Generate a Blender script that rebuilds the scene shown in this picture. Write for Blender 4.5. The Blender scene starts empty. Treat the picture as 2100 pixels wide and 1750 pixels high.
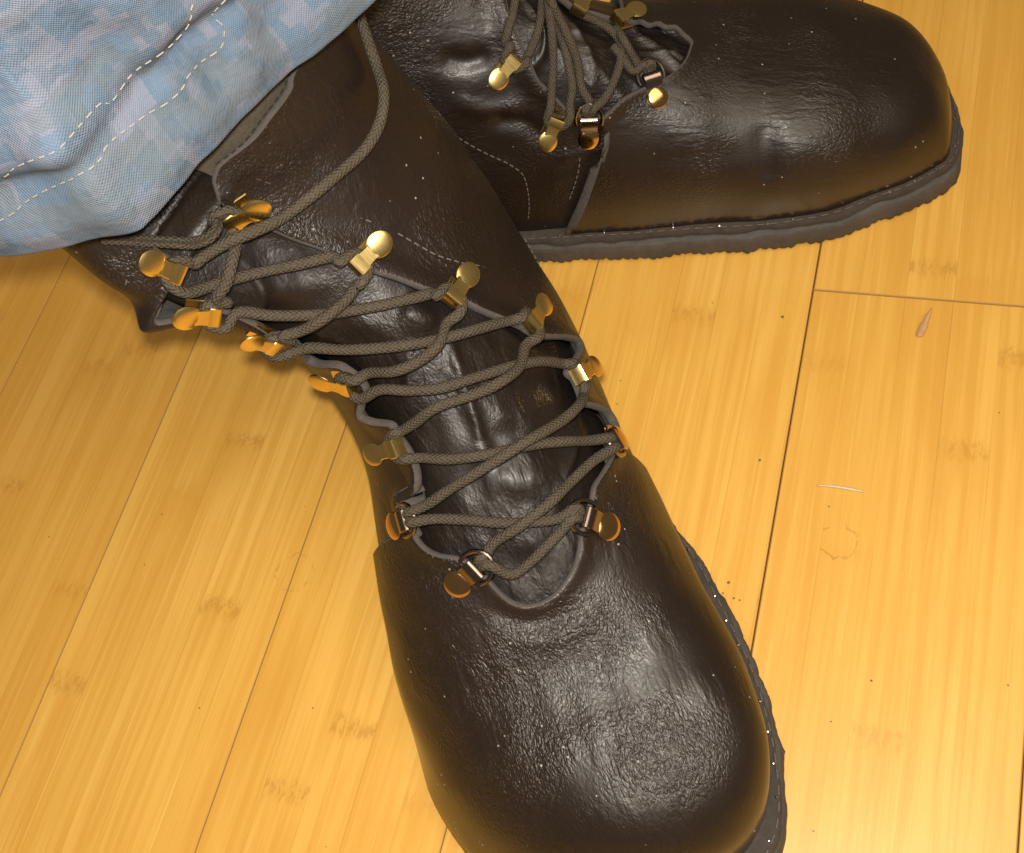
import bpy, bmesh, math, random
import numpy as np
from mathutils import Vector, Matrix

scene = bpy.context.scene
col = scene.collection
random.seed(4); rng = np.random.default_rng(4)

# ------------------------------------------------------------------ camera
cam_d = bpy.data.cameras.new('camera'); cam = bpy.data.objects.new('camera', cam_d); col.objects.link(cam)
CX = Vector((0.9425, 0.2488, -0.2230)); CU = Vector((-0.1181, 0.8723, 0.4744)); CB = Vector((0.3126, -0.4208, 0.8516))
cam.matrix_world = Matrix(((CX.x, CU.x, CB.x, 0), (CX.y, CU.y, CB.y, 0), (CX.z, CU.z, CB.z, .44), (0, 0, 0, 1)))
cam_d.sensor_fit = 'HORIZONTAL'; cam_d.sensor_width = 36; cam_d.lens = 36 * 2400 / 2100
cam_d.clip_start = .01; cam_d.clip_end = 50
scene.camera = cam
# ------------------------------------------------------------------ light: a dim warm room and the flash beside the lens
world = bpy.data.worlds.new('World'); scene.world = world; world.use_nodes = True
bg = world.node_tree.nodes['Background']; bg.inputs[0].default_value = (1, .80, .58, 1); bg.inputs[1].default_value = .10
fl = bpy.data.lights.new('flash', 'POINT'); fl.energy = 6.6; fl.color = (1, .93, .84); fl.shadow_soft_size = .006
flash = bpy.data.objects.new('flash', fl); col.objects.link(flash)
flash.location = Vector((0, 0, .44)) - CX * .003 + CU * .012
ar = bpy.data.lights.new('ceiling_lamp', 'AREA'); ar.energy = 25; ar.color = (1, .82, .60); ar.size = 1.8
ceil = bpy.data.objects.new('ceiling_lamp', ar); col.objects.link(ceil)
ceil.location = (.75, -.35, 2.2); ceil.rotation_euler = (Vector((.75, -.35, 2.2)) - Vector((-.1, .2, 0))).to_track_quat('Z', 'Y').to_euler()
vs = scene.view_settings; vs.view_transform = 'Standard'; vs.look = 'None'; vs.exposure = .40; vs.gamma = 1; vs.use_curve_mapping = False

# ------------------------------------------------------------------ node helpers
def new_mat(name):
    m = bpy.data.materials.new(name); m.use_nodes = True
    nt = m.node_tree; return m, nt, nt.nodes['Principled BSDF']
def N(nt, typ, **kw):
    n = nt.nodes.new(typ)
    for k, v in kw.items():
        if k.startswith('i_'):
            key = k[2:]; key = int(key) if key.isdigit() else key
            n.inputs[key].default_value = v
        else: setattr(n, k, v)
    return n
def L(nt, a, b): nt.links.new(a, b)
def math_n(nt, op, a, b=None, c=None, clamp=False):
    n = nt.nodes.new('ShaderNodeMath'); n.operation = op; n.use_clamp = clamp
    for i, x in enumerate((a, b, c)):
        if x is None: continue
        if isinstance(x, (int, float)): n.inputs[i].default_value = x
        else: nt.links.new(x, n.inputs[i])
    return n.outputs[0]
def mix_c(nt, f, a, b, mode='MIX'):
    n = nt.nodes.new('ShaderNodeMix'); n.data_type = 'RGBA'; n.blend_type = mode
    for i, x in ((0, f), (6, a), (7, b)):
        if isinstance(x, (int, float)): n.inputs[i].default_value = x
        elif isinstance(x, tuple): n.inputs[i].default_value = x + (1,) if len(x) == 3 else x
        else: nt.links.new(x, n.inputs[i])
    return n.outputs[2]
def ramp(nt, x, a, b, lo=0., hi=1.):
    n = nt.nodes.new('ShaderNodeMapRange'); n.interpolation_type = 'SMOOTHSTEP'
    nt.links.new(x, n.inputs[0])
    for i, q in ((1, a), (2, b), (3, lo), (4, hi)): n.inputs[i].default_value = q
    return n.outputs[0]
def obj_co(nt, scale=(1, 1, 1), loc=(0, 0, 0), src='Object'):
    t = nt.nodes.new('ShaderNodeTexCoord'); mp = nt.nodes.new('ShaderNodeMapping')
    mp.inputs['Scale'].default_value = scale; mp.inputs['Location'].default_value = loc
    nt.links.new(t.outputs[src], mp.inputs[0]); return mp.outputs[0]
def noise(nt, co, scale, detail=3, rough=.55, dist=0):
    n = N(nt, 'ShaderNodeTexNoise', i_Scale=scale, i_Detail=detail, i_Roughness=rough, i_Distortion=dist)
    L(nt, co, n.inputs['Vector']); return n.outputs[0]
def voro(nt, co, scale, feat='F1', rnd=1):
    n = N(nt, 'ShaderNodeTexVoronoi', feature=feat, i_Scale=scale, i_Randomness=rnd)
    L(nt, co, n.inputs['Vector']); return n.outputs['Distance']
def bump(nt, h, dist, strength=1., prev=None):
    b = N(nt, 'ShaderNodeBump', i_Strength=strength, i_Distance=dist); L(nt, h, b.inputs['Height'])
    if prev is not None: L(nt, prev, b.inputs['Normal'])
    return b.outputs[0]

# ------------------------------------------------------------------ materials
def leather(name, base, rough=.40, grain=1., pores=True, wrinkle=1., taut=False, coat=.10):
    m, nt, p = new_mat(name)
    co = obj_co(nt)
    wob = N(nt, 'ShaderNodeTexNoise', i_Scale=160, i_Detail=2); L(nt, co, wob.inputs['Vector'])
    va = N(nt, 'ShaderNodeVectorMath', operation='SCALE'); L(nt, wob.outputs['Color'], va.inputs[0]); va.inputs['Scale'].default_value = .003
    vb = N(nt, 'ShaderNodeVectorMath', operation='ADD'); L(nt, co, vb.inputs[0]); L(nt, va.outputs[0], vb.inputs[1])
    wc = vb.outputs[0]
    area = ramp(nt, noise(nt, co, 24, 2), .38, .64, .12, 1.)
    if taut:   # the leather is stretched smooth over the last near the welt
        sz_ = N(nt, 'ShaderNodeSeparateXYZ'); L(nt, co, sz_.inputs[0]); tz = ramp(nt, sz_.outputs[2], .026, .050, .10, 1.)
        area = math_n(nt, 'MULTIPLY', area, tz)
    el = N(nt, 'ShaderNodeMapping'); el.inputs['Scale'].default_value = (1, .5, .8); el.inputs['Rotation'].default_value = (0, 0, .10); L(nt, wc, el.inputs[0])
    edge = ramp(nt, voro(nt, el.outputs[0], 640, 'DISTANCE_TO_EDGE'), 0, .34)
    edge2 = ramp(nt, voro(nt, el.outputs[0], 1350, 'DISTANCE_TO_EDGE'), 0, .34)
    st = N(nt, 'ShaderNodeMapping'); st.inputs['Scale'].default_value = (330, 50, 200); st.inputs['Rotation'].default_value = (0, 0, .10); L(nt, wc, st.inputs[0])
    wr = noise(nt, st.outputs[0], 1, 2, .5, .3)
    fine = noise(nt, co, 1900, 2)
    h = math_n(nt, 'ADD', math_n(nt, 'MULTIPLY', edge, .65), math_n(nt, 'MULTIPLY', edge2, .35))
    h = math_n(nt, 'MULTIPLY', h, area)
    n1 = bump(nt, h, .00050 * grain, .9)
    wa = ramp(nt, noise(nt, co, 36, 1), .38, .62)
    if taut: wa = math_n(nt, 'MULTIPLY', wa, tz)
    n2 = bump(nt, math_n(nt, 'MULTIPLY', wr, wa), .0016 * wrinkle, .8, n1)
    n3 = bump(nt, fine, .00009 * grain, .4, n2)
    L(nt, n3, p.inputs['Normal']); L(nt, n3, p.inputs['Coat Normal'])
    tone = noise(nt, co, 22, 3)
    c = mix_c(nt, ramp(nt, tone, .3, .7), tuple(x * .82 for x in base), tuple(x * 1.22 for x in base))
    c = mix_c(nt, math_n(nt, 'MULTIPLY', math_n(nt, 'SUBTRACT', 1., edge), .35), c, tuple(x * .5 for x in base))
    if pores:
        sp = voro(nt, co, 240); sz = N(nt, 'ShaderNodeTexVoronoi', i_Scale=240); L(nt, co, sz.inputs['Vector'])
        sc = N(nt, 'ShaderNodeSeparateColor'); L(nt, sz.outputs['Color'], sc.inputs[0])
        dust = math_n(nt, 'MULTIPLY', math_n(nt, 'LESS_THAN', sp, .10), math_n(nt, 'GREATER_THAN', sc.outputs[0], .62))
        dust = math_n(nt, 'MULTIPLY', dust, ramp(nt, noise(nt, co, 34, 2), .44, .56))
        c = mix_c(nt, math_n(nt, 'MULTIPLY', dust, .75), c, (.42, .38, .35))
    L(nt, c, p.inputs['Base Color'])
    r = math_n(nt, 'ADD', rough - .06, math_n(nt, 'MULTIPLY', noise(nt, co, 55, 3), .14))
    L(nt, r, p.inputs['Roughness'])
    p.inputs['Specular IOR Level'].default_value = .48
    p.inputs['Coat Weight'].default_value = coat; p.inputs['Coat Roughness'].default_value = .20
    if taut: L(nt, math_n(nt, 'ADD', coat * .6, math_n(nt, 'MULTIPLY', math_n(nt, 'SUBTRACT', 1., tz), .55)), p.inputs['Coat Weight'])
    return m
LEA = (.0150, .0086, .0057)
M_vamp = leather('dark_brown_leather', LEA, .45, .52, True, .52, True)
M_quarter = leather('dark_brown_shaft_leather', LEA, .48, .60, True, .6)
M_tongue = leather('soft_tongue_leather', (.0145, .0093, .0066), .46, .22, False, .6, False, .03)
def suede(name, base, sc=700):
    m, nt, p = new_mat(name); co = obj_co(nt)
    f = noise(nt, co, sc, 3, .7); g = noise(nt, co, 60, 3)
    c = mix_c(nt, f, tuple(x * .65 for x in base), tuple(x * 1.35 for x in base)); c = mix_c(nt, ramp(nt, g, .3, .7, 0, .35), c, tuple(x * .6 for x in base))
    L(nt, c, p.inputs['Base Color']); p.inputs['Roughness'].default_value = .9; p.inputs['Specular IOR Level'].default_value = .2
    p.inputs['Sheen Weight'].default_value = .05; p.inputs['Sheen Roughness'].default_value = .5
    L(nt, bump(nt, g, .0025, .7, bump(nt, f, .0007, .9)), p.inputs['Normal']); return m
M_raw = suede('raw_cut_leather_edge', (.088, .076, .067), 520)
M_lining = suede('olive_grey_suede_lining', (.080, .068, .048))
M_welt = suede('grey_brown_midsole_leather', (.058, .048, .040), 260)
def rubber():
    m, nt, p = new_mat('grey_crepe_rubber'); co = obj_co(nt)
    f = noise(nt, co, 260, 4, .65); g = noise(nt, co, 45, 3)
    c = mix_c(nt, f, (.034, .029, .026), (.082, .072, .064)); c = mix_c(nt, ramp(nt, g, .4, .7, 0, .5), c, (.095, .083, .074))
    L(nt, c, p.inputs['Base Color']); p.inputs['Roughness'].default_value = .72
    L(nt, bump(nt, f, .0008, .8), p.inputs['Normal']); return m
M_rubber = rubber()
def lace_mat():
    m, nt, p = new_mat('taupe_braided_cord')
    uv = obj_co(nt, src='UV'); s = N(nt, 'ShaderNodeSeparateXYZ'); L(nt, uv, s.inputs[0])
    u, v = s.outputs[0], s.outputs[1]
    jn = noise(nt, obj_co(nt), 420, 2); v = math_n(nt, 'ADD', v, math_n(nt, 'MULTIPLY', math_n(nt, 'SUBTRACT', jn, .5), .0016))
    a = math_n(nt, 'SINE', math_n(nt, 'MULTIPLY', u, 6.2832 * 7)); b = math_n(nt, 'SINE', math_n(nt, 'MULTIPLY', v, 6.2832 * 560))
    w = math_n(nt, 'MULTIPLY', a, b); w01 = math_n(nt, 'ADD', math_n(nt, 'MULTIPLY', w, .5), .5)
    co = obj_co(nt); f = noise(nt, co, 900, 3, .7); g = noise(nt, co, 70, 2)
    c = mix_c(nt, w01, (.056, .0455, .031), (.090, .0735, .051)); c = mix_c(nt, ramp(nt, g, .35, .65, 0, .3), c, (.100, .083, .060))
    c = mix_c(nt, math_n(nt, 'MULTIPLY', ramp(nt, f, .5, .75), .35), c, (.14, .12, .092))
    L(nt, c, p.inputs['Base Color']); p.inputs['Roughness'].default_value = .8; p.inputs['Specular IOR Level'].default_value = .25
    L(nt, bump(nt, f, .0006, .8, bump(nt, w01, .0007, .8)), p.inputs['Normal']); return m
M_lace = lace_mat()
def metal(name, colr, rough, scr=.05):
    m, nt, p = new_mat(name); co = obj_co(nt, (1, 1, 1))
    st = obj_co(nt, (4000, 300, 1500)); f = noise(nt, st, 1, 2)
    p.inputs['Metallic'].default_value = 1
    L(nt, mix_c(nt, noise(nt, co, 300, 3), tuple(x * .8 for x in colr), colr), p.inputs['Base Color'])
    L(nt, math_n(nt, 'ADD', rough, math_n(nt, 'MULTIPLY', f, scr)), p.inputs['Roughness'])
    L(nt, bump(nt, f, .00005, .25), p.inputs['Normal']); return m
M_gold = metal('polished_brass', (.93, .70, .27), .20, .10)
M_copper = metal('antique_brass', (.66, .42, .19), .10, .08)
M_nickel = metal('dark_nickel', (.30, .24, .21), .14)
M_nail = metal('steel_tack', (.75, .73, .72), .22)
def plain(name, colr, rough=.8):
    m, nt, p = new_mat(name); co = obj_co(nt); f = noise(nt, co, 800, 2)
    L(nt, mix_c(nt, f, tuple(x * .75 for x in colr), colr), p.inputs['Base Color']); p.inputs['Roughness'].default_value = rough; return m
M_thread = plain('dark_grey_thread', (.13, .115, .105))
M_welt_thread = plain('waxed_grey_thread', (.105, .09, .078), .6)
M_white_thread = plain('cream_thread', (.36, .355, .31))
M_chip = plain('pale_wood_shaving', (.52, .30, .12), .6)
M_sliver = plain('white_splinter', (.72, .58, .38), .5)
M_crumb = plain('grey_brown_crumb', (.22, .14, .07))

def bamboo():
    m, nt, p = new_mat('lacquered_bamboo')
    tc = N(nt, 'ShaderNodeTexCoord'); oi = N(nt, 'ShaderNodeObjectInfo')
    off = N(nt, 'ShaderNodeCombineXYZ'); L(nt, math_n(nt, 'MULTIPLY', oi.outputs['Random'], 37.), off.inputs[1]); L(nt, math_n(nt, 'MULTIPLY', oi.outputs['Random'], 91.), off.inputs[2])
    s = N(nt, 'ShaderNodeSeparateXYZ'); L(nt, tc.outputs['Object'], s.inputs[0]); x, y = s.outputs[0], s.outputs[1]
    sid = math_n(nt, 'FLOOR', math_n(nt, 'DIVIDE', math_n(nt, 'ADD', x, .04865), .01946))
    wn = N(nt, 'ShaderNodeTexWhiteNoise', noise_dimensions='2D'); cv = N(nt, 'ShaderNodeCombineXYZ'); L(nt, sid, cv.inputs[0]); L(nt, math_n(nt, 'MULTIPLY', oi.outputs['Random'], 100.), cv.inputs[1]); L(nt, cv.outputs[0], wn.inputs[0])
    r1 = wn.outputs['Value']; sc = N(nt, 'ShaderNodeSeparateColor'); L(nt, wn.outputs['Color'], sc.inputs[0]); r2 = sc.outputs[1]; r3 = sc.outputs[2]
    pos = N(nt, 'ShaderNodeVectorMath', operation='ADD'); L(nt, tc.outputs['Object'], pos.inputs[0]); L(nt, off.outputs[0], pos.inputs[1])
    so = N(nt, 'ShaderNodeCombineXYZ'); L(nt, math_n(nt, 'MULTIPLY', r1, 13.), so.inputs[2])
    pos2 = N(nt, 'ShaderNodeVectorMath', operation='ADD'); L(nt, pos.outputs[0], pos2.inputs[0]); L(nt, so.outputs[0], pos2.inputs[1])
    def mapped(sc_):
        mp = N(nt, 'ShaderNodeMapping'); mp.inputs['Scale'].default_value = sc_; L(nt, pos2.outputs[0], mp.inputs[0]); return mp.outputs[0]
    fib = noise(nt, mapped((900, 14, 60)), 1, 4, .6)
    fib2 = noise(nt, mapped((260, 6, 30)), 1, 3, .6)
    broad = noise(nt, mapped((45, 9, 10)), 1, 3, .55)
    base = mix_c(nt, r2, (.72, .405, .072), (.80, .475, .102))
    c = mix_c(nt, ramp(nt, fib2, .36, .64, 0, .75), base, (.66, .345, .052))
    c = mix_c(nt, ramp(nt, fib, .50, .72, 0, .45), c, (.86, .54, .140))
    c = mix_c(nt, ramp(nt, broad, .45, .72, 0, .5), c, (.64, .32, .046))
    # culm nodes: one ragged band per strip
    per = .235
    yy = math_n(nt, 'DIVIDE', math_n(nt, 'ADD', math_n(nt, 'ADD', y, 9.), math_n(nt, 'MULTIPLY', r3, per)), per)
    fy = math_n(nt, 'MULTIPLY', math_n(nt, 'SUBTRACT', math_n(nt, 'FRACT', yy), .5), per)
    jag = math_n(nt, 'MULTIPLY', math_n(nt, 'SUBTRACT', noise(nt, mapped((620, 120, 40)), 1, 4, .75), .5), .016)
    d = math_n(nt, 'ADD', fy, jag)
    band = math_n(nt, 'MULTIPLY', ramp(nt, d, -.0072, -.0012), ramp(nt, d, .0058, .0004))
    mott = ramp(nt, noise(nt, mapped((460, 170, 50)), 1, 3, .7), .45, .57)
    c = mix_c(nt, math_n(nt, 'MULTIPLY', band, math_n(nt, 'MULTIPLY', ramp(nt, r2, .15, .8, .15, 1.), math_n(nt, 'ADD', .14, math_n(nt, 'MULTIPLY', mott, .58)))), c, (.52, .26, .036))
    halo = math_n(nt, 'MULTIPLY', ramp(nt, d, -.035, -.004), ramp(nt, d, .002, -.002))
    c = mix_c(nt, math_n(nt, 'MULTIPLY', halo, ramp(nt, r1, .3, 1, 0, .40)), c, (.64, .325, .046))
    c = mix_c(nt, ramp(nt, oi.outputs['Random'], 0, 1, 0, .30), c, (.60, .30, .042))
    # strip glue lines, scuffs and specks
    fx = math_n(nt, 'ABSOLUTE', math_n(nt, 'SUBTRACT', math_n(nt, 'FRACT', math_n(nt, 'DIVIDE', math_n(nt, 'ADD', x, .04865), .01946)), .5))
    c = mix_c(nt, math_n(nt, 'MULTIPLY', ramp(nt, fx, .484, .5), math_n(nt, 'MULTIPLY', ramp(nt, broad, .35, .65), .55)), c, (.36, .17, .03))
    sp = voro(nt, pos.outputs[0], 55); c = mix_c(nt, math_n(nt, 'MULTIPLY', math_n(nt, 'LESS_THAN', sp, .022), .75), c, (.14, .07, .02))
    ge = N(nt, 'ShaderNodeNewGeometry')   # two dried water rings and a scuff
    for (cx, cy, rr, am) in ((-.0173, .1853, .0072, .45), (-.2395, .1345, .0085, .35), (-.300, .245, .006, .25)):
        dv = N(nt, 'ShaderNodeVectorMath', operation='DISTANCE'); L(nt, ge.outputs['Position'], dv.inputs[0]); dv.inputs[1].default_value = (cx, cy, 0)
        dd = math_n(nt, 'ADD', dv.outputs['Value'], math_n(nt, 'MULTIPLY', math_n(nt, 'SUBTRACT', noise(nt, ge.outputs['Position'], 260, 3), .5), .005))
        rg = math_n(nt, 'MULTIPLY', ramp(nt, math_n(nt, 'ABSOLUTE', math_n(nt, 'SUBTRACT', dd, rr)), .0007, .0001), ramp(nt, noise(nt, ge.outputs['Position'], 190, 2), .42, .58))
        c = mix_c(nt, math_n(nt, 'MULTIPLY', rg, am), c, (.30, .14, .02))
    L(nt, c, p.inputs['Base Color'])
    L(nt, math_n(nt, 'ADD', .34, math_n(nt, 'MULTIPLY', noise(nt, pos.outputs[0], 60, 4, .6), .14)), p.inputs['Roughness'])
    p.inputs['Coat Weight'].default_value = .35; p.inputs['Coat Roughness'].default_value = .30
    L(nt, bump(nt, fib, .00010, .5), p.inputs['Normal']); return m
M_bamboo = bamboo()
M_seam = plain('worn_brown_bevel', (.50, .26, .055), .6)
M_dark = plain('dark_gap', (.08, .045, .018), .9)

def camo():
    m, nt, p = new_mat('pixel_camouflage_cloth')
    uv = obj_co(nt, src='UV')
    co = obj_co(nt)
    wv = N(nt, 'ShaderNodeTexNoise', i_Scale=500, i_Detail=3); L(nt, co, wv.inputs['Vector'])
    w2 = N(nt, 'ShaderNodeVectorMath', operation='SCALE'); L(nt, wv.outputs['Color'], w2.inputs[0]); w2.inputs['Scale'].default_value = .0020
    ua = N(nt, 'ShaderNodeVectorMath', operation='ADD'); L(nt, uv, ua.inputs[0]); L(nt, w2.outputs[0], ua.inputs[1])
    def cells(sz, off):
        sn = N(nt, 'ShaderNodeVectorMath', operation='SNAP'); L(nt, ua.outputs[0], sn.inputs[0]); sn.inputs[1].default_value = (sz, sz, sz)
        ad = N(nt, 'ShaderNodeVectorMath', operation='ADD'); L(nt, sn.outputs[0], ad.inputs[0]); ad.inputs[1].default_value = off; return ad.outputs[0]
    a = noise(nt, cells(.0042, (3, 1, 0)), 70, 3, .62); b = noise(nt, cells(.0030, (7, 5, 0)), 95, 2, .6); e = noise(nt, cells(.0055, (1, 9, 0)), 48, 2)
    lav = (.180, .200, .262); blue = (.098, .162, .243); steel = (.072, .116, .170); green = (.120, .148, .168)
    c = mix_c(nt, ramp(nt, a, .44, .54, 0, .85), lav, blue)
    c = mix_c(nt, ramp(nt, e, .47, .57, 0, .75), c, green)
    c = mix_c(nt, ramp(nt, b, .54, .62, 0, .55), c, steel)
    soft = noise(nt, uv, 160, 3); c = mix_c(nt, ramp(nt, soft, .35, .65, 0, .35), c, (.140, .182, .243))
    s = N(nt, 'ShaderNodeSeparateXYZ'); L(nt, uv, s.inputs[0])
    wx = math_n(nt, 'SINE', math_n(nt, 'MULTIPLY', s.outputs[0], 7200.)); wy = math_n(nt, 'SINE', math_n(nt, 'MULTIPLY', s.outputs[1], 7200.))
    th = noise(nt, obj_co(nt, (2600, 90, 1), src='UV'), 1, 2, .7); th2 = noise(nt, obj_co(nt, (90, 2600, 1), src='UV'), 1, 2, .7)
    slub = math_n(nt, 'ADD', math_n(nt, 'MULTIPLY', th, .5), math_n(nt, 'MULTIPLY', th2, .5))
    c = mix_c(nt, ramp(nt, slub, .56, .70, 0, .5), c, (.26, .30, .355)); c = mix_c(nt, ramp(nt, slub, .46, .34, 0, .55), c, (.12, .165, .22))
    L(nt, c, p.inputs['Base Color']); p.inputs['Roughness'].default_value = .88; p.inputs['Specular IOR Level'].default_value = .2
    hgt = math_n(nt, 'ADD', math_n(nt, 'MULTIPLY', wx, wy), math_n(nt, 'MULTIPLY', slub, 2.))
    L(nt, bump(nt, noise(nt, co, 120, 3), .0016, .6, bump(nt, hgt, .00018, .6)), p.inputs['Normal']); return m
M_camo = camo()

# ------------------------------------------------------------------ mesh helpers
def tag(o, label=None, cat=None, group=None, kind=None):
    for k, v in (('label', label), ('category', cat), ('group', group), ('kind', kind)):
        if v: o[k] = v
    return o
def mesh_obj(name, V, F, mats, parent=None, midx=None, smooth=True, uvs=None):
    me = bpy.data.meshes.new(name); me.from_pydata([tuple(map(float, q)) for q in V], [], [tuple(map(int, q)) for q in F])
    for m in (mats if isinstance(mats, (list, tuple)) else [mats]): me.materials.append(m)
    if midx is not None: me.polygons.foreach_set('material_index', np.asarray(midx, dtype=np.int32))
    if smooth: me.polygons.foreach_set('use_smooth', [True] * len(me.polygons))
    if uvs is not None:
        ul = me.uv_layers.new(name='UVMap'); lv = np.zeros(len(me.loops), dtype=np.int32); me.loops.foreach_get('vertex_index', lv)
        ul.data.foreach_set('uv', np.asarray(uvs, dtype=np.float32)[lv].ravel())
    me.update()
    o = bpy.data.objects.new(name, me); col.objects.link(o)
    if parent: o.parent = parent
    return o
def empty(name, loc=(0, 0, 0), rz=0):
    o = bpy.data.objects.new(name, None); o.empty_display_size = .02; o.location = loc; o.rotation_euler = (0, 0, rz); col.objects.link(o); return o
def vnormals(V, F):
    V = np.asarray(V, float); n = np.zeros_like(V)
    Q = np.array([f for f in F if len(f) == 4], dtype=int).reshape(-1, 4); T = np.array([f for f in F if len(f) == 3], dtype=int).reshape(-1, 3)
    for A, c in ((Q, np.cross(V[Q[:, 2]] - V[Q[:, 0]], V[Q[:, 3]] - V[Q[:, 1]])), (T, np.cross(V[T[:, 1]] - V[T[:, 0]], V[T[:, 2]] - V[T[:, 0]]))):
        for k in range(A.shape[1]): np.add.at(n, A[:, k], c)
    return n / np.maximum(np.linalg.norm(n, axis=1, keepdims=True), 1e-12)
def thicken(V, F, t, bulge=.35):
    """sheet -> solid: inner skin t below the outer one and a rounded cut edge (material 1)"""
    V = np.asarray(V, float); n = vnormals(V, F); nv = len(V)
    cnt = {}
    for f in F:
        k = len(f)
        for i in range(k):
            a, b = f[i], f[(i + 1) % k]; cnt[(a, b)] = cnt.get((a, b), 0) + 1
    bnd = [(a, b) for (a, b) in cnt if (b, a) not in cnt]
    out = np.zeros_like(V)
    for a, b in bnd:
        d = V[b] - V[a]; o = np.cross(d, n[a]); l = np.linalg.norm(o)
        if l > 1e-12: out[a] += o / l; out[b] += o / l
    ol = np.linalg.norm(out, axis=1, keepdims=True); out = out / np.maximum(ol, 1e-9)
    VV = [V, V - n * t]; base = 2 * nv; bi = {}; extra = []
    for a, b in bnd:
        for q in (a, b):
            if q not in bi:
                bi[q] = base + len(extra)
                extra.append(V[q] - n[q] * t * .22 + out[q] * t * bulge * .8); extra.append(V[q] - n[q] * t * .78 + out[q] * t * bulge * .8)
    FF = [tuple(f) for f in F] + [tuple(i + nv for i in reversed(f)) for f in F]; mi = [0] * len(F) + [1] * len(F)
    for a, b in bnd:
        A, B = bi[a], bi[b]
        for q in ((b, a, A, B), (B, A, A + 1, B + 1), (B + 1, A + 1, a + nv, b + nv)): FF.append(q); mi.append(1)
    return np.vstack(VV + [np.array(extra).reshape(-1, 3)]), FF, mi
def catmull(P, n):
    P = np.asarray(P, float); d = np.r_[0, np.cumsum(np.maximum(np.linalg.norm(np.diff(P, axis=0), axis=1), 1e-6) ** .5)]
    Q = np.vstack([2 * P[0] - P[1], P, 2 * P[-1] - P[-2]]); D = np.r_[-(d[1]), d, 2 * d[-1] - d[-2]]
    t = np.linspace(0, d[-1], n); i = np.clip(np.searchsorted(d, t, 'right') - 1, 0, len(P) - 2) + 1
    def g(a): return D[a]
    p0, p1, p2, p3 = Q[i - 1], Q[i], Q[i + 1], Q[i + 2]; t0, t1, t2, t3 = D[i - 1], D[i], D[i + 1], D[i + 2]
    T = t[:, None]; t0, t1, t2, t3 = (x[:, None] for x in (t0, t1, t2, t3))
    A1 = (t1 - T) / (t1 - t0) * p0 + (T - t0) / (t1 - t0) * p1; A2 = (t2 - T) / (t2 - t1) * p1 + (T - t1) / (t2 - t1) * p2; A3 = (t3 - T) / (t3 - t2) * p2 + (T - t2) / (t3 - t2) * p3
    B1 = (t2 - T) / (t2 - t0) * A1 + (T - t0) / (t2 - t0) * A2; B2 = (t3 - T) / (t3 - t1) * A2 + (T - t1) / (t3 - t1) * A3
    return (t2 - T) / (t2 - t1) * B1 + (T - t1) / (t2 - t1) * B2
def resample(P, step):
    P = np.asarray(P, float); d = np.r_[0, np.cumsum(np.linalg.norm(np.diff(P, axis=0), axis=1))]
    n = max(2, int(round(d[-1] / step)) + 1); t = np.linspace(0, d[-1], n)
    return np.stack([np.interp(t, d, P[:, k]) for k in range(P.shape[1])], 1)
def tube(P, r, ns=10, closed=False, caps=True, flat=None):
    P = np.asarray(P, float); n = len(P)
    T = np.gradient(P, axis=0)
    if closed: T = np.roll(P, -1, 0) - np.roll(P, 1, 0)
    T /= np.maximum(np.linalg.norm(T, axis=1, keepdims=True), 1e-12)
    u = np.cross(T[0], [0, 0, 1.]); u = u if np.linalg.norm(u) > 1e-3 else np.cross(T[0], [1., 0, 0]); u /= np.linalg.norm(u)
    V = []; UV = []; R = np.broadcast_to(np.asarray(r, float), (n,)); ln = np.r_[0, np.cumsum(np.linalg.norm(np.diff(P, axis=0), axis=1))]
    for i in range(n):
        u = u - T[i] * (u @ T[i]); u /= max(np.linalg.norm(u), 1e-12); w = np.cross(T[i], u)
        for k in range(ns):
            a = 2 * math.pi * k / ns; V.append(P[i] + R[i] * (math.cos(a) * u + math.sin(a) * w)); UV.append((k / ns, ln[i]))
    F = []
    for i in range(n if closed else n - 1):
        j = (i + 1) % n
        for k in range(ns): F.append((i * ns + k, i * ns + (k + 1) % ns, j * ns + (k + 1) % ns, j * ns + k))
    if caps and not closed: F.append(tuple(range(ns - 1, -1, -1))); F.append(tuple((n - 1) * ns + k for k in range(ns)))
    return np.array(V), F, np.array(UV)
def join(parts):
    V = []; F = []; o = 0
    for v, f in parts:
        V.append(np.asarray(v, float)); F += [tuple(i + o for i in q) for q in f]; o += len(v)
    return np.vstack(V), F

# ------------------------------------------------------------------ shapes of the boots and the trouser leg (metres)
def pchip(x, y, xq):
    x=np.asarray(x,float); y=np.asarray(y,float); xq=np.asarray(xq,float)
    h=np.diff(x); d=np.diff(y)/h; m=np.zeros_like(y)
    for i in range(1,len(x)-1):
        if d[i-1]*d[i]>0:
            w1=2*h[i]+h[i-1]; w2=h[i]+2*h[i-1]; m[i]=(w1+w2)/(w1/d[i-1]+w2/d[i])
    m[0]=d[0]; m[-1]=d[-1]
    i=np.clip(np.searchsorted(x,xq)-1,0,len(x)-2); t=(xq-x[i])/h[i]
    return ((2*t**3-3*t**2+1)*y[i]+(t**3-2*t**2+t)*h[i]*m[i]+(-2*t**3+3*t**2)*y[i+1]+(t**3-t**2)*h[i]*m[i+1])
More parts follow.
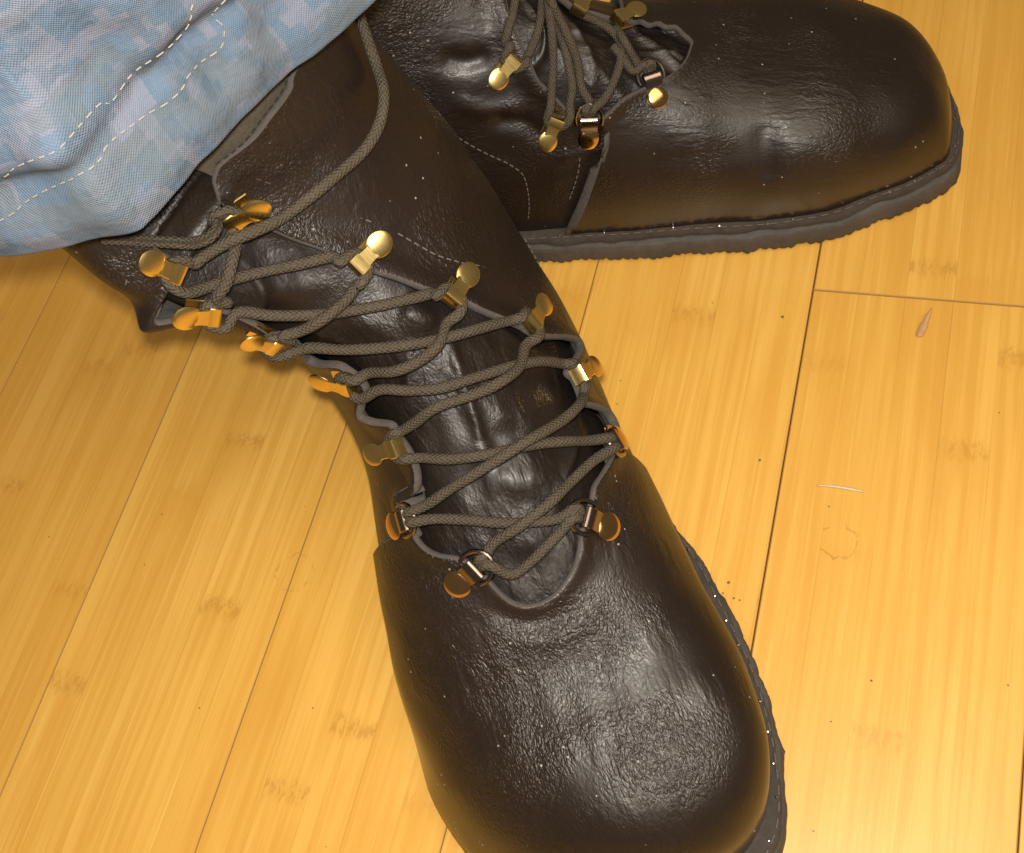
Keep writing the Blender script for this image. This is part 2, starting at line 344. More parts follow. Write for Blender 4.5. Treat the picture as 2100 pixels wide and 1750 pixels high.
# upper of a right boot, local frame: x across (big-toe side +), y from toe to heel, z up
# rows: crest x,y,z | bottom x,y,z | half width | wrap angle | squareness
SEC_A=[
 (.018,.022,.026, .018,.022,.012, .006,0,2.2),
 (.023,.0245,.036, .016,.0245,.012, .020,0,2.3),
 (.025,.030,.0450, .0135,.030,.012, .0305,0,2.4),
 (.026,.037,.0512, .0100,.037,.012, .0380,0,2.6),
 (.025,.047,.0555, .0060,.047,.012, .0452,0,2.7),
 (.022,.063,.0592, .0030,.063,.012, .0518,0,2.7),
 (.018,.085,.0637, .0018,.085,.012, .0556,0,2.6),
 (.012,.109,.075, .0025,.112,.012, .0560,0,2.5),
 (.010,.130,.092, .0055,.150,.012, .0540,.05,2.4),
 (.011,.149,.106, .0085,.190,.012, .0510,.12,2.25),
 (.010,.165,.119, .0120,.235,.012, .0480,.30,2.15),
 (.006,.180,.132, .0130,.275,.014, .0465,.70,2.1),
 (-.002,.195,.147, .0120,.297,.035, .0465,1.1,2.05),
 (-.012,.206,.161, .0090,.300,.078, .0475,1.4,2.0),
 (-.021,.213,.175, .0030,.299,.12, .0490,1.57,2.0),
 (-.030,.217,.190, -.007,.298,.165, .0500,1.57,2.0),
 (-.037,.218,.207, -.018,.296,.200, .0510,1.57,2.0),
 (-.046,.216,.235, -.028,.295,.24, .0520,1.57,2.0)]
def surf(SEC,u,v):
    S=np.array(SEC,float); idx=np.arange(len(S))
    v=np.asarray(v,float); u=np.asarray(u,float)
    q=[pchip(idx,S[:,k],v) for k in range(9)]
    K=np.stack(q[0:3],-1); B=np.stack(q[3:6],-1); w,phi,n=q[6:9]
    e=K-B; h=np.linalg.norm(e,axis=-1); e=e/h[...,None]
    a=h/(1+np.sin(phi)); th=-phi+u*(np.pi+2*phi)
    c=np.cos(th); s=np.sin(th); p=2/n
    c=np.sign(c)*np.abs(c)**p; s=np.sign(s)*np.abs(s)**p
    P=B+e*(a*np.sin(phi)+a*s)[...,None]
    P[...,0]+=w*c
    return P
def mirror(SEC,k=1.):
    return [(-r[0]*k,r[1],r[2],-r[3]*k,r[4],r[5],r[6]*k,r[7],r[8]) for r in SEC]
SEC_B=mirror([(.020,.008,.020,.020,.008,.012,.004,0,2.2),(.017,.010,.031,.015,.010,.012,.020,0,2.3),(.015,.015,.040,.0085,.015,.012,.030,0,2.4),(.013,.025,.0485,.0042,.025,.012,.041,0,2.6),(.013,.04,.0545,.003,.04,.012,.048,0,2.7),(.013,.06,.0585,.0025,.06,.012,.0535,0,2.7),(.013,.085,.0635,.0025,.085,.012,.0556,0,2.6)]+SEC_A[7:],.95)
for _i,_dk,_dz,_db,_w in ((5,0,.003,-.002,1.02),(6,0,.003,-.003,1.02),(7,-.003,-.001,-.005,.98),(8,-.008,-.009,-.008,.93),(9,-.010,-.011,-.008,.93),(10,-.012,-.012,-.008,.94),(11,-.014,-.013,-.008,.95),(12,-.016,-.010,-.006,.95),(13,-.02,-.010,-.006,.97),(14,-.024,-.01,-.008,1.),(15,-.028,-.01,-.01,1.),(16,-.03,-.01,-.01,1.),(17,-.03,-.01,-.01,1.)):
    _r=list(SEC_B[_i]); _r[0]+=_dk; _r[2]+=_dz; _r[3]+=_db; _r[6]*=_w; SEC_B[_i]=tuple(_r)
def sstep(a,b,x):
    t=np.clip((x-a)/(b-a),0,1); return t*t*(3-2*t)
def GA(u,v):
    P=surf(SEC_A,u,v); k=sstep(11.0,14.4,v)*sstep(.50,.62,u)*(1-sstep(.66,.98,u))*(1-.35*sstep(15,16.5,v))
    P[...,1]-=.024*k; P[...,0]-=.003*k
    return P
def GB(u,v): return surf(SEC_B,u,v)

def offs(G,u,v,o):
    u=np.asarray(u,float);v=np.asarray(v,float); d=2e-3
    P=G(u,v); Tu=G(np.minimum(u+d,1),v)-G(np.maximum(u-d,0),v); Tv=G(u,np.minimum(v+.02,17))-G(u,np.maximum(v-.02,0))
    n=np.cross(Tv,Tu); n/=np.maximum(np.linalg.norm(n,axis=-1,keepdims=True),1e-12)
    return P+n*np.asarray(o)[...,None] if np.ndim(o) else P+n*o
HEM=[(29.8,0.0681),(25.5,0.0609),(16.8,0.0506),(7.8,0.043),(-5.5,0.037),(-28.6,0.0344),(-44.8,0.0376),(-54.4,0.0403),(-62.0,0.0456),(-68.6,0.0512),(-71.9,0.0553),(-74.0,0.058),(-76.8,0.0588),(-82.1,0.0593),(-92.1,0.0624),(-108.9,0.0713),(-114.6,0.0761),(-150,0.084),(-180,0.082),(-215,0.078),(-255,0.076),(-300,0.074)]
def TR(u,v):
    u=np.asarray(u,float); v=np.asarray(v,float)
    z=.23+v*.01; ang=180-360*u
    hs=sorted(HEM+[(a-360,r) for a,r in HEM]+[(a+360,r) for a,r in HEM])
    r=pchip([a for a,_ in hs],[q for _,q in hs],ang)
    k=sstep(.23,.36,z); th=np.radians(ang)
    r=r*(1-k)+k*(.062+.004*np.cos(3*th))
    # puckered cloth: slanting drag folds and a slightly bellied hem band
    r=r+.0022*np.sin(5*th+95*(z-.23))*sstep(.235,.27,z)+.0010*np.sin(11*th-60*z)*sstep(.23,.25,z)
    fold=.249+.010*np.sin(th+1.9)
    r=r+.0030*np.exp(-((z-.238)/.008)**2)-.0026*np.exp(-((z-fold)/.0035)**2)+.0016*np.exp(-((z-fold-.008)/.005)**2)
    cx=-.205-.10*(z-.23); cy=.203-.02*(z-.23)
    return np.stack([cx+r*np.cos(th),cy+r*np.sin(th),z+0*r],-1)
# positions on the boot uppers (u across the upper, v from toe to collar)
A_EDGE_VAMP_R = [(0.5211,7.042),(0.5056,7.003),(0.4922,7.029),(0.47,7.14),(0.4433,7.303),(0.4189,7.513),(0.4011,7.709),(0.3811,7.866),(0.36,8.01),(0.3422,8.173),(0.3089,8.323),(0.28,8.461),(0.2522,8.611)]
A_EDGE_VAMP_L = [(0.5211,7.042),(0.5367,7.147),(0.5456,7.297),(0.5511,7.46),(0.5578,7.657),(0.5711,7.853),(0.59,7.977),(0.6144,8.082),(0.6356,8.232),(0.6489,8.408),(0.6544,8.559)]
A_EDGE_Q_R = [(0.2778,8.48),(0.2478,8.677),(0.2056,8.886),(0.1944,9.049),(0.2122,9.193),(0.2511,9.291),(0.2744,9.343),(0.2744,9.52),(0.2744,9.71),(0.2844,9.88),(0.2444,9.984),(0.2067,10.089),(0.2011,10.213),(0.2478,10.344),(0.2989,10.462),(0.33,10.592),(0.3522,10.815),(0.3811,11.089),(0.3989,11.292),(0.4122,11.508),(0.4289,11.75),(0.4433,12.005),(0.4544,12.286),(0.4644,12.56),(0.47,12.913),(0.4767,13.358),(0.4844,13.835),(0.4889,14.254),(0.4933,14.666),(0.4933,15.071),(0.4878,15.418)]
A_EDGE_Q_L = [(0.65,8.474),(0.6644,8.748),(0.6711,8.925),(0.65,9.003),(0.6256,9.023),(0.6122,9.141),(0.6078,9.35),(0.6067,9.553),(0.6089,9.788),(0.6133,9.984),(0.61,10.161),(0.6344,10.298),(0.6467,10.488),(0.63,10.697),(0.6022,10.873),(0.5967,11.043),(0.5978,11.305),(0.6033,11.488),(0.6278,11.619),(0.6344,11.789),(0.6111,12.122),(0.5956,12.449),(0.5956,12.704),(0.5878,13.195),(0.5844,13.639),(0.5844,14.012),(0.5867,14.28),(0.5833,14.483),(0.5722,14.692),(0.5644,15.045),(0.5644,15.339)]
A_TOP_R = [(0.4878,15.418),(0.4722,15.81),(0.4556,15.928),(0.4289,15.973),(0.3989,16.098),(0.3689,16.183),(0.3356,16.313)]
A_HOOKS = [((0.5044,14.967),(0.4711,15.065)),((0.4767,12.809),(0.44,13.038)),((0.4344,11.586),(0.4,11.815)),((0.3489,10.743),(0.32,10.939)),((0.2867,9.736),(0.2378,9.768)),((0.5711,14.868),(0.5744,15.28)),((0.5844,13.992),(0.5933,14.28)),((0.5956,12.75),(0.5922,13.221)),((0.6,11.122),(0.6133,11.338)),((0.6056,9.808),(0.6356,9.834))]
A_RINGS = [((0.2544,8.703),(0.1933,8.801)),((0.3867,7.813),(0.3544,7.643)),((0.6611,8.709),(0.7011,8.729)),((0.5644,7.755),(0.5933,7.702))]
B_HOOKS = [((0.6244,10.605),(0.66,10.756)),((0.7167,9.415),(0.7544,9.442)),((0.5,8.768),(0.4789,8.493)),((0.5111,9.638),(0.4922,9.585))]
B_RINGS = [((0.72,8.866),(0.7644,8.768)),((0.61,7.938),(0.6589,7.781))]
A_LACE = [(0.2044,16.104,0.005),(0.2267,16.006,0.005),(0.2544,15.856,0.005),(0.2744,15.66,0.005),(0.2911,15.405,0.005),(0.32,15.228,0.009),(0.3444,14.986,0.009),(0.3744,14.803,0.009),(0.4033,14.744,0.009),(0.4367,14.659,0.009),(0.4678,14.568,0.009),(0.4867,14.751,0.0125),(0.5244,14.685,0.0125),(0.5456,14.738,0.009),(0.5578,14.842,0.009),('H',5),(0.5733,14.385,0.005),(0.5567,14.117,0.005),(0.5367,13.705,0.005),(0.5056,13.345,0.005),(0.4767,13.162,0.005),('H',1),(0.49,12.495,0.005),(0.51,12.384,0.009),(0.5411,12.456,0.0125),(0.5678,12.645,0.009),(0.5789,12.887,0.009),('H',7),(0.5889,12.201,0.005),(0.5656,11.737,0.005),(0.52,11.377,0.005),(0.4711,11.161,0.005),(0.4078,11.017,0.005),(0.37,10.932,0.005),('H',3),(0.3622,10.501,0.005),(0.4033,10.22,0.009),(0.4422,10.141,0.0125),(0.4711,10.135,0.009),(0.52,10.2,0.009),(0.5656,10.069,0.005),(0.5944,10.023,0.005),('H',9),(0.5867,9.513,0.005),(0.5433,9.311,0.005),(0.4922,9.147,0.005),(0.4333,9.036,0.005),(0.3756,8.905,0.005),(0.3167,8.788,0.005),('G',0),(0.3267,8.513,0.005),(0.3844,8.343,0.005),(0.4422,8.18,0.009),(0.4922,8.049,0.009),(0.5256,7.951,0.005),(0.5422,7.833,0.005),('G',3),(0.5178,7.513,0.005),(0.4933,7.578,0.005),(0.4678,7.676,0.005),(0.4378,7.781,0.005),('G',1),(0.4278,7.938,0.005),(0.4644,8.003,0.005),(0.4989,8.127,0.005),(0.5467,8.369,0.005),(0.6067,8.578,0.005),('G',2),(0.6156,8.781,0.005),(0.5622,8.866,0.005),(0.4967,9.01,0.009),(0.4411,9.128,0.0125),(0.3744,9.18,0.009),(0.3344,9.285,0.009),(0.2822,9.461,0.005),('H',4),(0.3022,9.978,0.005),(0.3478,10.148,0.005),(0.4022,10.272,0.005),(0.4622,10.363,0.005),(0.5067,10.448,0.005),(0.54,10.618,0.005),(0.5733,10.828,0.005),('H',8),(0.5711,11.174,0.005),(0.5289,11.037,0.009),(0.5,11.024,0.009),(0.4756,11.115,0.009),(0.45,11.338,0.005),('H',2),(0.44,11.795,0.005),(0.46,11.867,0.005),(0.5011,12.057,0.005),(0.5467,12.482,0.005),(0.5689,13.11,0.005),(0.58,13.731,0.005),('H',6),(0.5756,14.221,0.009),(0.5633,14.26,0.0125),(0.5456,14.372,0.0125),(0.5267,14.489,0.009),(0.5111,14.744,0.009),('H',0),(0.5056,15.195,0.009),(0.5289,15.078,0.0125),(0.5433,15.091,0.009),(0.5511,15.326,0.009),(0.5622,15.601,0.005),(0.5722,15.856,0.005),(0.5811,16.065,0.005)]
B_LACES = [[(0.5044,11.109,0.005),(0.5389,11.037,0.005),(0.5656,10.978,0.005),(0.59,10.952,0.005),(0.61,10.887,0.005),('H',0),(0.6267,10.37,0.005),(0.6033,10.357,0.005),(0.5811,10.35,0.005),(0.5533,10.377,0.005),(0.5122,10.435,0.005),(0.4578,10.448,0.005)],[(0.4522,10.396,0.005),(0.5222,10.39,0.009),(0.5722,10.128,0.009),(0.6222,9.847,0.005),(0.6656,9.703,0.005),('H',1),(0.6956,9.272,0.005),(0.6622,9.324,0.005),(0.6222,9.527,0.005),(0.5889,9.723,0.005),(0.55,10.03,0.005),(0.5144,10.239,0.005),(0.47,10.377,0.005)],[(0.5078,10.468,0.0125),(0.5344,10.337,0.0125),(0.5433,10.095,0.009),(0.5767,9.742,0.009),(0.6122,9.376,0.005),(0.6589,9.16,0.005),(0.6856,8.932,0.005),('G',0),(0.6744,8.722,0.005),(0.6278,8.618,0.005),(0.5756,8.578,0.005),(0.54,8.65,0.005),(0.52,8.873,0.005),(0.51,9.239,0.005),(0.5078,9.546,0.005)],[(0.5133,8.755,0.005),(0.5556,8.598,0.009),(0.5767,8.304,0.005),(0.5944,8.127,0.005),('G',1),(0.6056,8.284,0.005),(0.5789,8.546,0.005),(0.5567,8.781,0.005)]]
B_EDGE_VAMP_N = [(0.5178,7.225),(0.5567,7.297),(0.5878,7.454),(0.6078,7.65),(0.6211,7.918),(0.6389,8.219),(0.67,8.422),(0.6944,8.565),(0.71,8.663)]
B_EDGE_VAMP_F = [(0.5178,7.225),(0.5078,7.29),(0.5,7.415),(0.4884,7.565),(0.49,7.742),(0.4818,7.898),(0.4889,8.095),(0.4829,8.252),(0.49,8.428),(0.4807,8.598)]
B_EDGE_Q_N = [(0.7122,8.618),(0.7167,8.938),(0.7089,9.252),(0.6978,9.415),(0.6767,9.703),(0.6578,10.01),(0.6311,10.272),(0.6133,10.501),(0.5889,10.775),(0.5644,11.057),(0.54,11.259),(0.5111,11.501)]
B_EDGE_Q_F = [(0.4878,8.546),(0.4844,8.853),(0.4856,9.226),(0.49,9.566),(0.48,9.86),(0.4589,10.082),(0.3989,10.226)]
A_STITCH = [[(0.4589,15.666),(0.45,15.13),(0.4456,14.483),(0.4356,13.888),(0.42,13.312)],[(0.4122,12.998),(0.4056,12.658),(0.3956,12.325),(0.3733,12.018),(0.3567,11.874),(0.33,11.527),(0.2956,11.213),(0.2522,10.906)],[(0.6078,15.241),(0.5911,15.352),(0.5733,15.372)],[(0.1833,11.874),(0.1956,11.521),(0.1967,11.057),(0.1911,10.795)]]
B_STITCH = [[(0.74,11.194),(0.7644,10.73),(0.7956,10.193),(0.8222,9.736),(0.8489,9.487),(0.9067,9.272),(0.9467,9.187)],[(0.7789,8.873),(0.8433,8.775),(0.9133,8.768)]]
B_VAMP_EDGE = [(0.7178,8.65),(0.7767,8.533),(0.8444,8.546),(0.9156,8.578),(0.98,8.618)]
A_CREASE = [([(0.5578,7.388),(0.55,7.094),(0.5289,6.846),(0.5011,6.8),(0.4711,6.918)],-0.0022,0.0035),([(0.5611,6.865),(0.5344,6.61),(0.5011,6.545),(0.4589,6.663)],0.0012,0.004),([(0.5378,6.565),(0.5411,5.976),(0.5544,5.237),(0.5922,4.44)],-0.0008,0.003),([(0.4967,6.565),(0.4967,5.95),(0.5078,5.172),(0.5567,4.237)],-0.0007,0.003),([(0.5644,6.878),(0.5856,6.316),(0.6111,5.63),(0.6633,4.786)],-0.0007,0.003),([(0.4367,6.774),(0.4489,6.055),(0.4778,5.211),(0.51,4.191)],-0.0005,0.003),([(0.5822,7.369),(0.6122,6.774),(0.6622,6.068)],-0.0005,0.004),([(0.3722,6.238),(0.3978,5.342),(0.4344,4.368)],-0.0004,0.004)]
B_CREASE = [([(0.6922,5.957),(0.7889,5.904),(0.8644,5.872)],-0.0022,0.005),([(0.8089,8.01),(0.7944,7.127),(0.7756,6.166)],-0.0008,0.005),([(0.79,5.688),(0.7667,5.067),(0.7967,4.342)],0.0015,0.008),([(0.7333,10.494),(0.7422,9.827),(0.78,9.317)],-0.002,0.004),([(0.7,11.259),(0.7167,10.579),(0.7078,9.971)],0.0018,0.004),([(0.6633,11.756),(0.6522,11.318),(0.6278,11.024)],-0.002,0.004),([(0.8111,9.16),(0.8,8.827),(0.7767,8.5)],0.001,0.003)]
TONGUE_CREASE = [([(0.5689,9.938),(0.5733,9.33),(0.5744,8.775),(0.56,8.304),(0.5333,7.938)],0.0035,0.003),([(0.5689,10.73),(0.5833,10.18),(0.5722,9.723)],0.003,0.003),([(0.5289,9.952),(0.5356,9.357),(0.5367,8.716)],-0.003,0.004),([(0.4311,10.272),(0.3822,9.945),(0.3556,9.651),(0.3489,9.389)],0.004,0.0035),([(0.4489,10.089),(0.4789,9.788),(0.5,9.631)],0.003,0.003),([(0.4422,10.056),(0.4189,9.612),(0.3944,9.35)],-0.003,0.003),([(0.4889,9.566),(0.4478,9.213),(0.3811,9.226)],-0.0025,0.006),([(0.4878,8.886),(0.4544,8.526),(0.3978,8.578)],0.0035,0.007),([(0.5367,8.716),(0.4922,8.376),(0.4411,8.121)],-0.0025,0.004),([(0.5044,7.957),(0.4933,7.696),(0.4611,7.637)],0.003,0.004),([(0.5411,7.5),(0.5156,7.29),(0.4789,7.349)],-0.003,0.003),([(0.5556,11.887),(0.5344,11.776),(0.5211,11.567)],0.0035,0.005),([(0.4822,11.769),(0.4656,11.547),(0.4589,11.331)],0.004,0.008),([(0.6033,11.972),(0.5644,11.41),(0.5133,11.083)],-0.003,0.004),([(0.5078,7.572),(0.4967,7.362),(0.4656,7.441)],0.0025,0.003),([(0.4456,11.076),(0.4244,10.592),(0.3756,10.468)],-0.003,0.005),([(0.5578,13.58),(0.5456,12.966),(0.5044,12.56)],0.003,0.006)]
TR_STITCH = [[(0.5644,3.93),(0.5756,3.668),(0.59,3.4),(0.62,3.308),(0.67,3.086),(0.6844,3.354),(0.6956,3.348),(0.7089,3.335),(0.7333,3.171),(0.7511,2.864)],[(0.5389,3.4),(0.5478,2.458),(0.5722,2.014),(0.6089,2.118),(0.6222,2.027),(0.6433,1.981),(0.6667,2.132),(0.6933,2.315),(0.6989,2.243),(0.7067,2.275),(0.7178,2.184),(0.7544,1.746),(0.7778,1.367)]]


# ------------------------------------------------------------------ floor
SE = [-.5295 - .0973, -.5295, -.4322, -.3349, -.2398, -.1427, -.0434, .0542, .1515, .2488]
floor = empty('floor'); tag(floor, 'honey coloured bamboo plank floor under the boots', kind='structure')
def plank(x0, x1, y0, y1):
    g = .00022 if abs(x0 + .0434) < .001 else .00007
    w = (x1 - x0) / 2 - g; h = (y1 - y0) / 2 - .0001; b = .0006 if g > .0001 else .00036; z0 = -.012
    V = []; 
    for (ww, hh, z) in ((w, h, z0), (w, h, -b), (w - b * .35, h - b * .35, -b * .3), (w - b, h - b, 0)):
        V += [(-ww, -hh, z), (ww, -hh, z), (ww, hh, z), (-ww, hh, z)]
    F = [(12, 13, 14, 15)]
    for r in range(3):
        for k in range(4): F.append((r * 4 + k, r * 4 + (k + 1) % 4, r * 4 + 4 + (k + 1) % 4, r * 4 + 4 + k))
    o = mesh_obj('plank', V, F, [M_bamboo, M_seam], floor, [0] + [1] * 12, smooth=False); o.location = ((x0 + x1) / 2, (y0 + y1) / 2, 0); return o
for i in range(len(SE) - 1):
    cuts = [-.45, .95]
    if i == 6: cuts = [-.45, .3026, .95]
    if i == 2: cuts = [-.45, .62, .95]
    if i == 7: cuts = [-.45, -.21, .95]
    for a, b in zip(cuts, cuts[1:]): plank(SE[i], SE[i + 1], a, b)
sub = mesh_obj('subfloor', [(-.7, -.5, -.012), (.3, -.5, -.012), (.3, 1, -.012), (-.7, 1, -.012)], [(0, 1, 2, 3)], M_dark, floor, smooth=False)

# ------------------------------------------------------------------ boot parts
def poly_dist(P, Q):
    """distance from points P to polyline Q and the position along it (0..1)"""
    best = np.full(len(P), 1e9); pos = np.zeros(len(P)); L_ = np.linalg.norm(np.diff(Q, axis=0), axis=1); acc = np.r_[0, np.cumsum(L_)]
    for i in range(len(Q) - 1):
        d = Q[i + 1] - Q[i]; t = np.clip(((P - Q[i]) @ d) / max(d @ d, 1e-12), 0, 1); e = np.linalg.norm(P - (Q[i] + t[:, None] * d), axis=1)
        k = e < best; best[k] = e[k]; pos[k] = (acc[i] + t[k] * L_[i]) / acc[-1]
    return best, pos
def creases(V, Nn, G, spec):
    D = np.zeros(len(V))
    for uvl, amp, wd in spec:
        c = catmull(np.array(uvl), 24); Q = offs(G, c[:, 0], c[:, 1], .002)
        d, s = poly_dist(V, Q); D += amp * np.exp(-(d / wd) ** 2) * np.minimum(1, 4 * np.minimum(s, 1 - s) + .25)
    return V + Nn * D[:, None]
def lumps(V, amp, freq, seed):
    r = np.random.default_rng(seed); out = np.zeros(len(V))
    for k in range(9):
        d = r.normal(size=3); d /= np.linalg.norm(d); out += np.sin(V @ d * freq * (0.6 + .25 * k) + r.uniform(0, 6.28)) / (1 + .4 * k)
    return out * amp / 3
def grid_faces(nr, nc, o=0, flip=False):
    F = []
    for i in range(nr - 1):
        for j in range(nc - 1):
            q = (o + i * nc + j, o + (i + 1) * nc + j, o + (i + 1) * nc + j + 1, o + i * nc + j + 1)
            F.append(q[::-1] if flip else q)
    return F
def orient(V, F, G=None, up=None):
    n = vnormals(V, F); c = V.mean(0) * np.array([1, 1, .0]); s = ((V - c) * n).sum(1).mean()
    return F if s > 0 else [q[::-1] for q in F]
def edge_uv(L_, n):
    return catmull(np.array(L_, float), n)

def make_vamp(parent, G, ER, EL, vR, vL, spec, off=.0042, th=.0026, pathR=None, pathL=None, seed=1):
    NC = 97; mid = NC // 2; vm = min(q[1] for q in ER + EL) - .012; ctr = (min(ER + EL, key=lambda q: q[1])[0], vm)
    ER = [ctr] + [q for q in ER if (q[0] < ctr[0] - .008)]; EL = [ctr] + [q for q in EL if q[0] > ctr[0] + .008]
    er = edge_uv(ER, 60); el = edge_uv(EL, 60); er[:, 1] = np.maximum.accumulate(er[:, 1]); el[:, 1] = np.maximum.accumulate(el[:, 1])
    u0, v0 = er[0]
    uvs = []
    rows = np.concatenate([np.linspace(0, 2.5, 14, endpoint=False), np.linspace(2.5, v0, 50)])
    for v in rows:
        k = max(0, (v - v0 + 2.0) / 2.0)
        um = .5 + (u0 - .5) * min(1, k)
        fr = np.linspace(-1, 1, NC); us = np.where(fr < 0, um * (1 + fr), um + (1 - um) * fr)
        uvs.append(np.stack([us, np.full(NC, v)], 1))
    base = np.array(uvs).reshape(-1, 2); nb = len(rows); F = grid_faces(nb, NC)
    def flap(e, uend, vend, path, side):
        R = []
        pl = None if path is None else catmull(np.array(path), mid + 1)
        for i in range(1, len(e)):
            t = i / (len(e) - 1); s = np.linspace(0, 1, mid + 1)[:, None]
            end = np.array([uend, v0 + (vend - v0) * t]); row = e[i] * (1 - s) + end * s
            if pl is not None:
                tgt = pl; row = row * (1 - t ** 2) + (tgt) * t ** 2
            R.append(row)
        return np.array(R)
    fr_ = flap(er, 0., vR, pathR, 0); fl_ = flap(el, 1., vL, pathL, 1)
    allu = [base]; o = len(base)
    prev = [(nb - 1) * NC + mid - j for j in range(mid + 1)]
    for i in range(len(fr_)):
        cur = [o + j for j in range(mid + 1)]; allu.append(fr_[i]); o += mid + 1
        for j in range(mid): F.append((prev[j + 1], cur[j + 1], cur[j], prev[j]))
        prev = cur
    prev = [(nb - 1) * NC + mid + j for j in range(mid + 1)]
    for i in range(len(fl_)):
        cur = [o + j for j in range(mid + 1)]; allu.append(fl_[i]); o += mid + 1
        for j in range(mid): F.append((prev[j], cur[j], cur[j + 1], prev[j + 1]))
        prev = cur
    UV = np.vstack(allu); UV[:, 0] = np.clip(UV[:, 0], 0, 1)
    V = offs(G, UV[:, 0], UV[:, 1], off); F = orient(V, F); n = vnormals(V, F)
    # throat edge curls up a little
    eq = np.vstack([offs(G, el[::-1, 0], el[::-1, 1], off), offs(G, er[:, 0], er[:, 1], off)])
    d, s = poly_dist(V, eq); V = V + n * (.0016 * np.exp(-(d / .004) ** 2))[:, None]
    V = creases(V, n, G, spec); V = V + n * lumps(V, .0007, 110, seed)[:, None]
    V, F, mi = thicken(V, F, th)
    return mesh_obj('vamp', V, F, [M_vamp, M_raw], parent, mi)

def make_quarter(parent, G, E, side, v_lo, v_hi, top=None, off=.0016, th=.0033, seed=3, buckle=None, spec=()):
    NR, NC = 300, 60; e = edge_uv(E, NR); us = 0. if side == 'R' else 1.
    UV = []
    tp = None if top is None else catmull(np.array(top + [(us, v_hi)]), NC)
    for i in range(NR):
        t = i / (NR - 1); s = np.linspace(0, 1, NC)[:, None] ** 1.25; end = np.array([us, v_lo + (v_hi - v_lo) * t])
        row = e[i] * (1 - s) + end * s
        if tp is not None: row = row * (1 - sstep(.82, 1, t)) + tp * sstep(.82, 1, t)
        UV.append(row)
    UV = np.array(UV).reshape(-1, 2); UV[:, 0] = np.clip(UV[:, 0], 0, 1)
    V = offs(G, UV[:, 0], UV[:, 1], off); F = orient(V, grid_faces(NR, NC)); n = vnormals(V, F)
    eq = offs(G, e[:, 0], e[:, 1], off); d, s = poly_dist(V, eq)
    V = V + n * (.0030 * np.exp(-(d / .0055) ** 2))[:, None]
    if buckle:
        for (vb, wb, amp, fall, vec) in buckle: V = V + (n if vec is None else np.array([vec])) * (amp * np.exp(-((UV[:, 1] - vb) / wb) ** 2) * np.exp(-(d / fall) ** 2))[:, None]
    V = creases(V, n, G, spec); V = V + n * lumps(V, .0011, 95, seed)[:, None] * np.minimum(1, d / .01)[:, None]
    V, F, mi = thicken(V, F, th)
    return mesh_obj('quarter', V, F, [M_quarter, M_raw], parent, mi)

def make_tongue(parent, G, ER, EL, v0, v1, spec, off=-.0035, seed=7, ext=.07):
    er = np.array(sorted(ER, key=lambda q: q[1])); el = np.array(sorted(EL, key=lambda q: q[1])); NR, NC = 170, 80; UV = []
    for v in np.linspace(v0, v1, NR):
        a = np.interp(v, er[:, 1], er[:, 0]) - ext; b = np.interp(v, el[:, 1], el[:, 0]) + ext
        UV.append(np.stack([np.linspace(a, b, NC), np.full(NC, v)], 1))
    UV = np.array(UV).reshape(-1, 2); UV[:, 0] = np.clip(UV[:, 0], .02, .98)
    V = offs(G, UV[:, 0], UV[:, 1], off); F = orient(V, grid_faces(NR, NC)); n = vnormals(V, F)
    fade = (1 - np.abs(np.linspace(-1, 1, NC)) ** 6)[None, :].repeat(NR, 0).ravel()
    W = creases(V, n, G, [(q, a_ * 1.8, w_ * .75) for q, a_, w_ in spec]); W = W + n * (lumps(V, .0011, 90, seed) + lumps(V * np.array([1, .5, .5]), .0013, 300, seed + 50))[:, None]; rd = np.random.default_rng(seed + 9)
    for q in range(7):   # gathered folds
        dv = rd.normal(size=3) * np.array([1., .55, .55]); dv /= np.linalg.norm(dv); c0_ = V[rd.integers(len(V))]; ph = rd.uniform(0, 6.28)
        ridge = (1 - np.abs(np.sin(V @ dv * rd.uniform(170, 320) + ph + .8 * np.sin(V @ np.roll(dv, 1) * 90)))) ** 3
        W = W + n * (.0030 * ridge * np.exp(-(np.linalg.norm(V - c0_, axis=1) / .022) ** 2))[:, None]
    V = V + (W - V) * fade[:, None]
    V, F, mi = thicken(V, F, .0016)
    return mesh_obj('tongue', V, F, [M_tongue, M_raw], parent, mi)

def sole_outline(SEC, G, grow):
    vv = np.linspace(0, 11.2, 160); R_ = surf(SEC, np.zeros(160), vv)[:, :2]; L_ = surf(SEC, np.ones(160), vv)[:, :2]
    R_[:, 0] = np.maximum.accumulate(R_[:, 0] * 1) if False else R_[:, 0]
    cR, cL = R_[-1], L_[-1]; c = (cR + cL) / 2; w = np.linalg.norm(cR - cL) / 2
    a = np.linspace(0, math.pi, 40)[1:-1]; arc = np.stack([c[0] + w * np.cos(a), c[1] + .034 * np.sin(a)], 1)
    P = np.vstack([R_, arc, L_[::-1]]); P = resample(np.vstack([P, P[:1]]), .0013)[:-1]
    for _ in range(6): P = (np.roll(P, 1, 0) + 2 * P + np.roll(P, -1, 0)) / 4
    t = np.roll(P, -1, 0) - np.roll(P, 1, 0); t /= np.linalg.norm(t, axis=1, keepdims=True); n = np.stack([t[:, 1], -t[:, 0]], 1)
    if ((P - P.mean(0)) * n).sum() < 0: n = -n
    return P, n, P + n * np.broadcast_to(np.asarray(grow), (len(P),))[:, None]
def ring_stack(rings, top=True, bottom=True):
    n = len(rings[0]); V = np.vstack(rings); F = []
    for r in range(len(rings) - 1):
        for k in range(n): F.append((r * n + k, r * n + (k + 1) % n, (r + 1) * n + (k + 1) % n, (r + 1) * n + k))
    if top: F.append(tuple((len(rings) - 1) * n + k for k in range(n)))
    if bottom: F.append(tuple(range(n - 1, -1, -1)))
    return V, F
